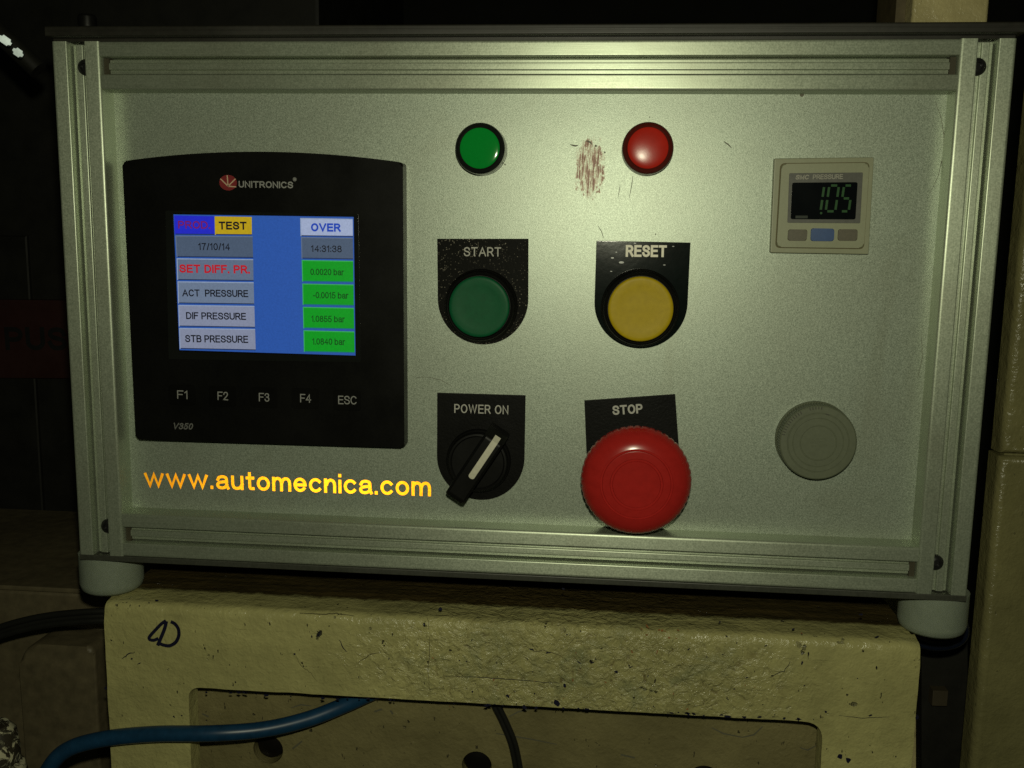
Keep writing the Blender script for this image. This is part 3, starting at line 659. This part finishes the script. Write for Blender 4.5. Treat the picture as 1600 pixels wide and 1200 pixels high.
# ---------------- emergency stop
z = PZ + 1.2; ez = PZ + 27; p = at(994, 753.5, ez - 4); R_ = 91 * 0.27 * (411 - ez + 4) / 411 * 0.985
b = MB()
b.lathe(p.x, p.y, [(15, z - 0.2), (15, z + 3), (13, z + 4), (12, ez - 10), (0, ez - 10)], 48)
es = b.build('emergency_stop', 'black', box, sharp=30); es['label'] = 'large red mushroom STOP button'
b = MB(); q = [Vector(at2(*t, z)) for t in ((1062, 716), (1055, 616), (913, 626), (917, 722))]
q[0] = q[1] + (q[0] - q[1]) * 1.3; q[3] = q[2] + (q[3] - q[2]) * 1.3
b.prism([tuple(t) for t in q], PZ, z, 0, 0.25, 2); b.ptext('STOP', 957.5, 648.6, 1004.5, 645.4, 14.6, z + 0.03, 1, wt=0.19, gap=0.12); b.build('legend_plate', ['plate_clean', 'engraved'], es)
b = MB()
prof = [(0.55, -12), (0.86, -11), (0.965, -9.5), (1.0, -9.0), (1.0, -7.0), (0.98, -5.4), (0.93, -3.46), (0.86, -1.93), (0.78, -0.84), (0.71, -0.20), (0.65, 0.18), (0.645, -0.25), (0.615, -0.25), (0.605, 0.28), (0.59, 0.36), (0.475, 0.5), (0.465, 0.05), (0.43, 0.05), (0.42, 0.52), (0.2, 0.6), (0, 0.62)]
TE = 46; SEG = TE * 8
def teeth(j, i):
    n_ = (1.0, 0.6, 0, 0, 0, 0, 0, 0.6)[i % 8] * (1.0 if (i // 8) % 5 else 0.4)
    return -n_ * {-9.5: 0.35, -9.0: 0.4, -7.0: 0.4, -5.4: 0.15}.get(prof[j][1], 0)
b.lathe(p.x, p.y, [(r * R_, ez + z_) for r, z_ in prof], SEG, 0, teeth)
b.build('mushroom_cap', 'red', es, sharp=32)

# ---------------- blanking plug
cz = PZ + 9; p = at(1278.5, 692, cz); R_ = 62.5 * 0.27 * 0.97
b = MB()
prof = [(1.02, -9.2), (1.02, -7.4), (1.0, -7.0), (1.0, -0.9), (0.985, -0.35), (0.955, 0), (0.87, 0.05), (0.80, 0.05), (0.79, -0.12), (0.775, -0.12), (0.765, 0.05), (0.66, 0.05), (0.65, -0.1), (0.64, -0.1), (0.63, 0.0), (0.48, 0.0), (0.47, 0.12), (0.455, 0.12), (0.445, -0.05), (0.0, -0.05)]
SEG = 360
def knurl(j, i): return -0.28 if prof[j][1] in (-7.0, -0.9) and i % 4 in (0, 1) else 0
b.lathe(p.x, p.y, [(r * R_, cz + z_) for r, z_ in prof], SEG, 0, knurl)
for i in range(11):                                  # ribs moulded on the shoulder
    t = math.radians(122 + i * 4.6); d = Vector((math.cos(t), math.sin(t))); c0 = Vector((p.x, p.y))
    b.ribbon([tuple(c0 + d * R_ * 0.88), tuple(c0 + d * R_ * 0.965)], 0.42, cz + 0.03, 1, 0.06)
for i in range(5):
    t = math.radians(88 + i * 4.6); d = Vector((math.cos(t), math.sin(t))); b.ribbon([tuple(c0 + d * R_ * 0.89), tuple(c0 + d * R_ * 0.965)], 0.4, cz + 0.03, 1, 0.05)
for dy, x0, x1 in ((1.6, -2.6, 3.0), (0.2, -3.2, 2.6), (-1.3, -2.4, 3.2)):
    b.ribbon([(p.x + x0, p.y + dy - 0.3), (p.x + x1, p.y + dy + 0.4)], 0.45, cz - 0.06, 0, 0.2)
q = at2(1295, 647, cz); b.prism([(q[0] + x * 1.3, q[1] + y * 0.5) for x, y in circle(0, 0, 1, 16)], cz - 0.1, cz + 0.03, 1)
o = b.build('blanking_plug', ['plug', 'plug_side'], box, sharp=12)

# ---------------- pressure gauge
gz = PZ + 3.0
b = MB(); b.prism(round_poly(quad([(1203.5, 395), (1357.5, 397.5), (1366, 245.5), (1210, 247.5)], gz), 0.7, 3), PZ, gz, 0, 0.5, 2)
ga = b.build('pressure_gauge', 'gauge', box); ga['label'] = 'beige digital pressure gauge'
b = MB(); b.prism(round_poly(quad([(1211, 387.5), (1350, 389.5), (1359, 253.2), (1219, 254.8)], gz), 2.2, 5), gz + 0.01, gz + 0.05, 1)
b.prism(round_poly(quad([(1212.6, 386), (1348.5, 387.8), (1357.2, 254.8), (1220.6, 256.4)], gz), 2.0, 5), gz - 0.5, gz + 1.3, 0, 0.6, 3)
b.build('body', ['gauge', 'gauge_groove'], ga)
gz2 = gz + 1.3
b = MB(); b.prism(round_poly(quad([(1230.2, 348.2), (1344, 349), (1348.4, 269.4), (1233.2, 270.6)], gz2), 0.5, 3), gz2 - 0.2, gz2 + 0.12, 0, 0.1, 1)
b.prism(round_poly(quad([(1235, 342.5), (1336.5, 343), (1340, 284.6), (1237.6, 285.4)], gz2), 0.9, 4), gz2 + 0.125, gz2 + 0.2, 1)
dz = gz2 + 0.21
b.ptext('SMC', 1243, 280.6, 1264, 280.3, 7.4, gz2 + 0.14, 2, wt=0.2, shear=0.15); b.ptext('PRESSURE', 1270, 280.2, 1317, 279.6, 7.4, gz2 + 0.14, 2, wt=0.15)
def seg7(u, v, w_, h_, on):
    """one digit from its lit segments; u,v top-left pixel, leaning like the display"""
    sl = 6.0
    P_ = lambda fx, fy: at2(u + fx * w_ - sl * fy, v + fy * h_, dz)
    S = dict(a=((0.18, 0.02), (0.82, 0.02)), b=((1, 0.08), (1, 0.44)), c=((1, 0.56), (1, 0.92)), d=((0.18, 0.98), (0.82, 0.98)), e=((0, 0.56), (0, 0.92)), f=((0, 0.08), (0, 0.44)), g=((0.18, 0.5), (0.82, 0.5)))
    for k_ in on: b.ribbon([P_(*S[k_][0]), P_(*S[k_][1])], 0.95, dz, 3, 0.02)
seg7(1286, 289, 2, 42, 'bc'); seg7(1296, 289, 15, 42, 'abcdef'); seg7(1319, 289, 13, 42, 'afgcd')
q = at2(1283, 333, dz); b.prism(circle(q[0], q[1], 0.5, 10), dz, dz + 0.02, 3)
b.ribbon([at2(1243, 339, dz), at2(1262, 339, dz)], 1.1, dz, 4, 0.02)
b.build('display', ['gauge_win', 'lcd', 'gprint', 'led', 'led_dim'], ga)
for px, mt in (([(1230.5, 376), (1260.5, 376.4), (1262, 358.6), (1232, 358.2)], 'gauge_key'), ([(1266.5, 376.6), (1303, 377), (1304, 357.2), (1267.5, 356.6)], 'gauge_blue'), ([(1309, 376), (1339.5, 376.4), (1340.5, 358.2), (1310, 358)], 'gauge_key')):
    b = MB(); b.prism(round_poly(quad(px, gz2 + 0.7), 1.1, 4), gz2 - 0.2, gz2 + 0.7, 0, 0.35, 2); b.build('button', mt, ga)

# ================================================================== painted support under the box
FZ = 2.0; FB = -8.0
SB = Vector((0, -520, -20))
sup = thing('support_frame', 'chipped cream painted steel stand under the control box', 'stand', SB)
random.seed(3)
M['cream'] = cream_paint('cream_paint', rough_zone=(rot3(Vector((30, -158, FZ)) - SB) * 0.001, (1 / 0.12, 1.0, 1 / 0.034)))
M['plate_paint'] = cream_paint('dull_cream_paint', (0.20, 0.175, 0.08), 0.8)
TOPY = -137.05
def wob(pts, step=5.0, amp=0.35):
    out = []
    for i in range(len(pts)):
        a, c_ = Vector(pts[i]), Vector(pts[(i + 1) % len(pts)]); n_ = max(1, int((c_ - a).length / step)); t_ = (c_ - a).normalized() if (c_ - a).length > 0 else Vector((1, 0))
        for j in range(n_):
            q = a.lerp(c_, j / n_); s_ = random.uniform(-amp, amp) if 0 < j < n_ else 0
            out.append((q.x - t_.y * s_, q.y + t_.x * s_))
    return out
xl, xr = at(164, 1000, FZ).x, at(1436, 1060, FZ).x
il, ir = at(297, 1150, FZ).x, at(1284, 1170, FZ).x
iy = at(700, 1096, FZ).y; BOT = -520
inner = round_poly([(il, BOT), (il, iy - 0.5), (ir, iy + 0.5), (ir, BOT)], [0, 6, 9, 0], 6)
outer = round_poly([(xr, BOT), (xr, TOPY), (xl, TOPY), (xl, BOT)], [0, 2.5, 2.5, 0], 4)
ysp = TOPY - 10.0
b = MB()
lower = [(xr, BOT), (xr, ysp), (xl, ysp), (xl, BOT)]
b.prism(wob(lower + inner, 6.0, 0.16), FB, FZ)
sec = round_poly([(ysp, FB), (ysp, FZ), (TOPY, FZ), (TOPY, FB)], [0, 0, 7.5, 0], 8)
nst = 64; rows = []
for i in range(nst + 1):
    x = xl + (xr - xl) * i / nst; jy, jz = (random.uniform(-.22, .08), random.uniform(-.2, .2)) if 0 < i < nst else (0, 0)
    inset = 1.6 if i in (0, nst) else 0
    rows.append([b.bm.verts.new((x, y_ + (jy - inset * .6 if 1 < q_ < len(sec) - 1 else 0) * (1 if y_ > ysp + .5 else 0), z_ + (jz * .5 - inset * .6) * (1 if ysp + .5 < y_ and z_ > FB + .1 else 0))) for q_, (y_, z_) in enumerate(sec)])
for A, B in zip(rows, rows[1:]):
    for q_ in range(len(sec)): b.face((A[q_], B[q_], B[(q_ + 1) % len(sec)], A[(q_ + 1) % len(sec)]))
b.face(rows[0]); b.face(rows[-1][::-1])

rc = random.Random(11)
def chip(x, y, r, mat=1, stretch=1.0, ang=0.0, z=FZ + 0.02):
    n_ = 9; P_ = []
    for i in range(n_):
        t = 2 * math.pi * i / n_; rr = r * rc.uniform(0.45, 1.15); ca, sa = math.cos(ang), math.sin(ang)
        ux, uy = rr * math.cos(t) * stretch, rr * math.sin(t); P_.append((x + ux * ca - uy * sa, y + ux * sa + uy * ca))
    b.prism(P_, z - 0.1, z, mat)
for u, v, r, st, an in ((688, 952, 1.0, 1.3, .3), (793, 1087, 1.3, .7, .2), (835, 1084, .9, .6, 0), (870, 1098, 1.6, 1.6, 2.1), (883, 1072, .9, 1.4, 1.9), (963, 1050, .9, 1.2, .5), (880, 920, .7, 1, 0), (487, 995, .6, 1.8, 1.7), (460, 1022, .8, 1, 0), (165, 1075, 1.2, .6, 0), (1313, 1182, 1.6, 1.5, 2.2), (1326, 1188, 1.7, .9, .4), (1345, 960, .6, 1.6, .2), (1370, 995, .5, 2.4, .5), (1290, 1112, .8, 1, .3), (217, 1037, .5, 3, .4), (206, 1029, .6, 1.2, 1.2), (272, 1120, .7, 1, .3), (284, 1118, .5, 1, .6), (160, 1158, .9, .6, 0), (1433, 1120, 1.4, .7, 0), (1360, 1118, .6, 2, .4), (1340, 1060, .4, 1, 0), (245, 938, .5, 2.2, .1), (233, 942, .4, 1, .1), (218, 947, .45, 1, .1), (1240, 983, .5, 2, .1), (1125, 972, .6, 1.4, 0), (855, 1020, .5, 3, .2), (830, 1015, .5, 3.4, -.2), (905, 1035, .45, 3.5, -.5)):
    q = at2(u, v, FZ); chip(q[0], q[1], r * 0.9, 1, st, an)
for i in range(46):                                   # nicks along the lower edge of the beam
    t = rc.random(); q = at2(300 + 980 * t, 1079 + 45 * t + rc.uniform(-1, 3), FZ); chip(q[0], q[1], rc.uniform(0.25, 0.8), 1, rc.uniform(0.8, 2.6), 0.0)
for i in range(70):
    q = at2(rc.uniform(640, 1260), rc.uniform(985, 1110), FZ); chip(q[0], q[1], rc.uniform(0.15, 0.45), 1 if rc.random() < .6 else 2, rc.uniform(0.8, 3.0), rc.uniform(0, 3))
for px in ([(462, 1024), (470, 1040), (486, 1052), (497, 1068)], [(468, 958), (500, 960), (525, 958), (560, 963)], [(693, 1056), (740, 1058), (790, 1061), (850, 1066), (880, 1068)], [(530, 1000), (536, 1012), (543, 1020)], [(668, 965), (672, 1000), (669, 1050), (672, 1085)], [(820, 1010), (835, 1018), (850, 1016), (868, 1022), (884, 1028)], [(1200, 1060), (1225, 1048), (1238, 1030)], [(190, 1030), (200, 1022), (214, 1018)], [(560, 1035), (580, 1022), (600, 1018)], [(610, 1058), (620, 1066)], [(1310, 1118), (1350, 1122), (1400, 1120)]):
    P_ = [Vector(at2(u, v, FZ)) for u, v in px]; o_ = []
    for i in range(len(P_) - 1):
        for j in range(5): o_.append(tuple(P_[i].lerp(P_[i + 1], j / 5) + Vector((rc.uniform(-.25, .25), rc.uniform(-.25, .25)))))
    b.ribbon(o_, rc.uniform(0.25, 0.55), FZ - 0.05, rc.choice((1, 3, 3)), 0.06, True)
for i in range(9):
    q = at2(rc.uniform(1000, 1060), rc.uniform(976, 998), FZ); chip(q[0], q[1], rc.uniform(0.3, 0.8), 2, rc.uniform(0.8, 2.0), rc.uniform(0, 3))
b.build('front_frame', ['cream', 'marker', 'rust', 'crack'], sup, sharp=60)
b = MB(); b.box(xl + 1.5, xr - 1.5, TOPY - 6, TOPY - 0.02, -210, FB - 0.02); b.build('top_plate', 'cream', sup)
PLZ = -18.5
holes = []
for u, v, r in ((419, 1171, 27), (745, 1196, 26), (1100, 1222, 30)):
    q = at2(u, v, PLZ); holes.append(circle(q[0], q[1], r * 0.27 * 1.04, 28)[::-1])
b = MB(); b.prism([(xl + 6, BOT + 40), (xr - 6, BOT + 40), (xr - 6, TOPY - 6.05), (xl + 6, TOPY - 6.05)], PLZ - 8, PLZ, 0, holes=holes)
for px in ([(585, 1112), (597, 1108)], [(610, 1110), (614, 1116)], [(457, 1170), (472, 1158)], [(970, 1179), (992, 1184)], [(1112, 1137), (1130, 1146), (1160, 1152)], [(1160, 1152), (1178, 1148), (1192, 1135)], [(775, 1146), (800, 1150), (830, 1155), (870, 1163)], [(795, 1120), (810, 1112), (830, 1108)], [(455, 1106), (470, 1101), (486, 1103)], [(1250, 1168), (1262, 1172), (1275, 1165)], [(316, 1115), (326, 1120)]):
    b.ribbon([at2(u, v, PLZ) for u, v in px], 1.2 if len(px) == 2 else 0.8, PLZ + 0.01, 1, 0.05, True)
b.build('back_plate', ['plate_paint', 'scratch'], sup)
for h in holes:
    hx = sum(q[0] for q in h) / len(h); hy = sum(q[1] for q in h) / len(h)
    b = MB(); b.lathe(hx, hy, [(7.0, -34), (7.0, PLZ - 5), (6.2, PLZ - 3.6), (3.5, PLZ - 2.8), (0, PLZ - 2.6)], 28); b.build('bolt', 'bolt', sup)
b = MB(); zf = FZ + 0.05
def zp(x, y): return at2(x / 2.667, 750 + y / 2.667, zf)
def smooth(px):
    P_ = [Vector(zp(*q)) for q in px]; o_ = []
    for i in range(len(P_) - 1):
        p0, p1, p2, p3 = P_[max(i - 1, 0)], P_[i], P_[i + 1], P_[min(i + 2, len(P_) - 1)]
        for j in range(6):
            t = j / 6; o_.append(tuple(0.5 * (2 * p1 + (p2 - p0) * t + (2 * p0 - 5 * p1 + 4 * p2 - p3) * t * t + (3 * p1 - p0 - 3 * p2 + p3) * t ** 3)))
    o_.append(tuple(P_[-1])); return o_
b.ribbon(smooth([(692, 586), (672, 600), (645, 628), (624, 652), (623, 664), (640, 668), (660, 660)]), 1.55, zf, 0, 0.05)
b.ribbon(smooth([(694, 588), (686, 620), (672, 655), (657, 690)]), 1.7, zf + 0.06, 0, 0.05)
b.ribbon(smooth([(712, 590), (730, 600), (744, 622), (745, 650), (732, 676), (708, 690), (685, 688), (668, 682)]), 1.65, zf + 0.12, 0, 0.05)
b.build('marker_writing', 'marker', sup)

# ================================================================== cables
def px_path(L): return [at(u, v, z) for u, v, z in L]
def cable(name, label, paths, r, mat):
    b = MB()
    for P_ in paths: b.tube(P_, r, 16)
    base = paths[0][0]; return tag(b.build(name, mat, base=base, sharp=70), label, 'cable')
cable('cable', 'thick blue cable looping across the left leg of the cream stand', [px_path([(52, 1260, 10), (74, 1205, 10), (104, 1172, 9), (160, 1155, 8), (240, 1147, 7.5), (330, 1146, 7), (410, 1140, 0), (480, 1124, -7), (540, 1101, -12.6), (600, 1075, -13.4), (680, 1050, -13.4)])], 3.75, 'blue')
q1 = px_path([(756, 1060, -14), (768, 1095, -14.5), (785, 1130, -15), (800, 1170, -15), (812, 1240, -15)])
cable('cable', 'thin black twin cable hanging down in the opening of the cream stand', [q1, [p_ + Vector((2.3, 0.3, 0.2)) for p_ in q1]], 1.25, 'cable')
q1 = px_path([(-60, 1020, -50), (-10, 992, -50), (40, 976, -50), (100, 966, -50), (180, 962, -52), (260, 968, -60)])
cable('cable', 'black cables running from the left edge to behind the cream stand', [q1, [p_ + Vector((0.0, 2.9, 0.8)) for p_ in q1], [p_ + Vector((-1.0, -2.4 - 0.02 * (i_ == 0), 0.8)) for i_, p_ in enumerate(q1)]], 1.7, 'cable')
q1 = px_path([(1400, 985, -62), (1435, 1003, -60), (1465, 1009, -60), (1495, 1003, -60), (1506, 985, -64), (1495, 950, -74), (1480, 930, -84)])
cable('hose', 'dark blue hose bending below the right foot of the control box', [q1], 2.6, 'navy')['category'] = 'hose'

# ================================================================== machinery around
# left: grimy housing below, dark cabinet with the red PUSH sign behind
hb = at(90, 1300, -95); hs = thing('machine_housing', 'grimy beige machine housing left of the cream stand', 'machine housing', hb)
y0 = at(80, 916, -95).y
b = MB(); b.box(-420, -150, -560, y0 - 3, -240, -95, 0, 3, 3); b.box(-420, -150, y0 - 2.95, y0, -240, -93, 0, 0.8, 2); b.build('casing', 'grimy', hs)
xa, xb = at(34, 1100, -72).x, at(150, 1100, -72).x; yt = at(90, 1008, -72).y
b = MB(); b.prism(round_poly([(xa, -560), (xb, -560), (xb, yt), (xa, yt)], [0, 0, 5, 16], 8), -95, -72, 0, 3, 3); b.build('cover', 'grimy', hs)
b = MB(); c_ = at(6, 1170, 25)
def lum(j, i): return 0.8 * math.sin(i * 1.7 + j * 2.1) + 0.5 * math.sin(i * 0.6 - j)
b.lathe_y(c_.x - 5, c_.z, [(0, c_.y + 12), (7, c_.y + 11.5), (10, c_.y + 8), (11, c_.y), (11, c_.y - 6), (9, c_.y - 7), (9, c_.y - 8), (12.5, c_.y - 9), (13.5, c_.y - 13), (13.5, c_.y - 60), (0, c_.y - 60)], 32)
tag(b.build('pipe_fitting', 'peel', base=Vector((c_.x - 5, c_.y - 60, c_.z))), 'pipe fitting with peeling cream paint in the bottom left corner', 'pipe')
cb = Vector((-520, -700, -330)); ct = thing('dark_cabinet', 'dark machine cabinet with a red PUSH sign behind the box', 'cabinet', cb)
b = MB(); b.box(-800, -178, -700, 520, -640, -330, 0, 4, 2); b.box(-790, -420, -300, 30, -330, -326, 0, 1, 1); b.build('door', 'dark', ct)
sz = -320
b = MB(); b.prism(quad([(-160, 590), (170, 592), (166, 470), (-166, 466)], sz), -330, sz, 0, 0.8, 2)
b.ptext('PUSH', 9, 547, 140, 548, 36, sz + 0.05, 1, wt=0.2); b.build('sign', ['sign_red', 'sign_black'], ct)
# shiny fittings top left
ft = at(30, 75, -60); f = thing('clamp', 'shiny metal clamp with pale ends glinting at the top left edge', 'clamp', ft)
for u, v, ln in ((8, 63, 6.2), (28, 82, 5.2)):
    b = MB(); c_ = at(u, v, -60); d = Vector((0.80, -0.58)); n_ = Vector((0.58, 0.80)); w_ = 1.9
    P_ = [tuple(Vector((c_.x, c_.y)) + d * s * ln / 2 + n_ * t * w_) for s, t in ((-1, -1), (1, -1), (1, 1), (-1, 1))]
    b.prism(round_poly(P_, 1.2, 4), -64, -60, 0, 0.9, 3)
    q_ = Vector((0, 0, 1)).rotation_difference(Vector((0.48, -0.10, 0.87)))
    for v_ in b.bm.verts: v_.co = q_ @ (v_.co - c_) + c_
    b.build('pin', 'chrome', f)
b = MB(); b.tube([at(-60, 0, -80), at(10, 62, -78), at(60, 110, -80)], 5, 16); b.build('arm', 'dark', f)
c_ = at(136, 26, -8)
b = MB(); b.lathe_y(c_.x, c_.z, [(0, 120.45), (2.6, 120.45), (2.6, 121.6), (3.6, 122.2), (3.9, 123), (3.9, 126.6), (3.2, 127.6), (0, 127.9)], 40)
tag(b.build('knob', 'black', base=Vector((c_.x, 120.45, c_.z)), sharp=30), 'round black knob standing on top of the lid at its left end', 'knob')
# right: cream column behind and beige post beside
M['post_paint'] = cream_paint('post_paint', (0.20, 0.185, 0.08), 0.5, shaded_top=False)
M['column_paint'] = cream_paint('column_paint', (0.62, 0.54, 0.27), 0.4, shaded_top=False)
cz = -135; x0, x1 = at(1426, 12, cz).x, at(1546, 12, cz).x
colm = thing('column', 'cream steel column standing behind the right end of the box', 'column', Vector((x0, -700, cz)))
b = MB(); b.box(x0, x1, -700, 600, cz - 60, cz, 0, 2, 3); b.build('face', 'column_paint', colm)
b = MB(); b.box(at(1400, 12, cz - 12).x, x0 - 0.1, -700, 600, cz - 50, cz - 12); b.build('flange', 'brown', colm)
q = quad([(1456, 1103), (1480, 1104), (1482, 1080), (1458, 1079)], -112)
b = MB(); b.prism(q, -118, -112, 0, 0.5, 2); b.prism(quad([(1440, 1300), (1512, 1300), (1512, 985), (1440, 985)], -118), -128, -118.1, 1)  # dark sheet added over the column to keep the gap dark
tag(b.build('bracket', ['shadowed', 'dark'], base=Vector((q[0][0], q[0][1], -118))), 'brown bracket square on an added dark sheet in the gap right of the stand', 'bracket')
pz = -70; x0 = at(1545, 900, pz).x
pst = thing('post', 'beige painted post with a joint line right of the control box', 'post', Vector((x0 + 60, -700, pz)))
yj = at(1580, 712, pz).y
b = MB(); b.box(x0, x0 + 160, -700, yj - 0.5, pz - 14, pz, 0, 4, 4); b.box(x0 + 1, x0 + 160, yj + 0.5, 420, pz - 14, pz - 0.8, 0, 4, 4); b.box(x0 + 3, x0 + 150, yj - 0.5, yj + 0.5, pz - 13, pz - 3); b.build('casing', 'post_paint', pst)
for kx in list(bpy.data.objects):
    if '_base' in kx: del kx['_base']
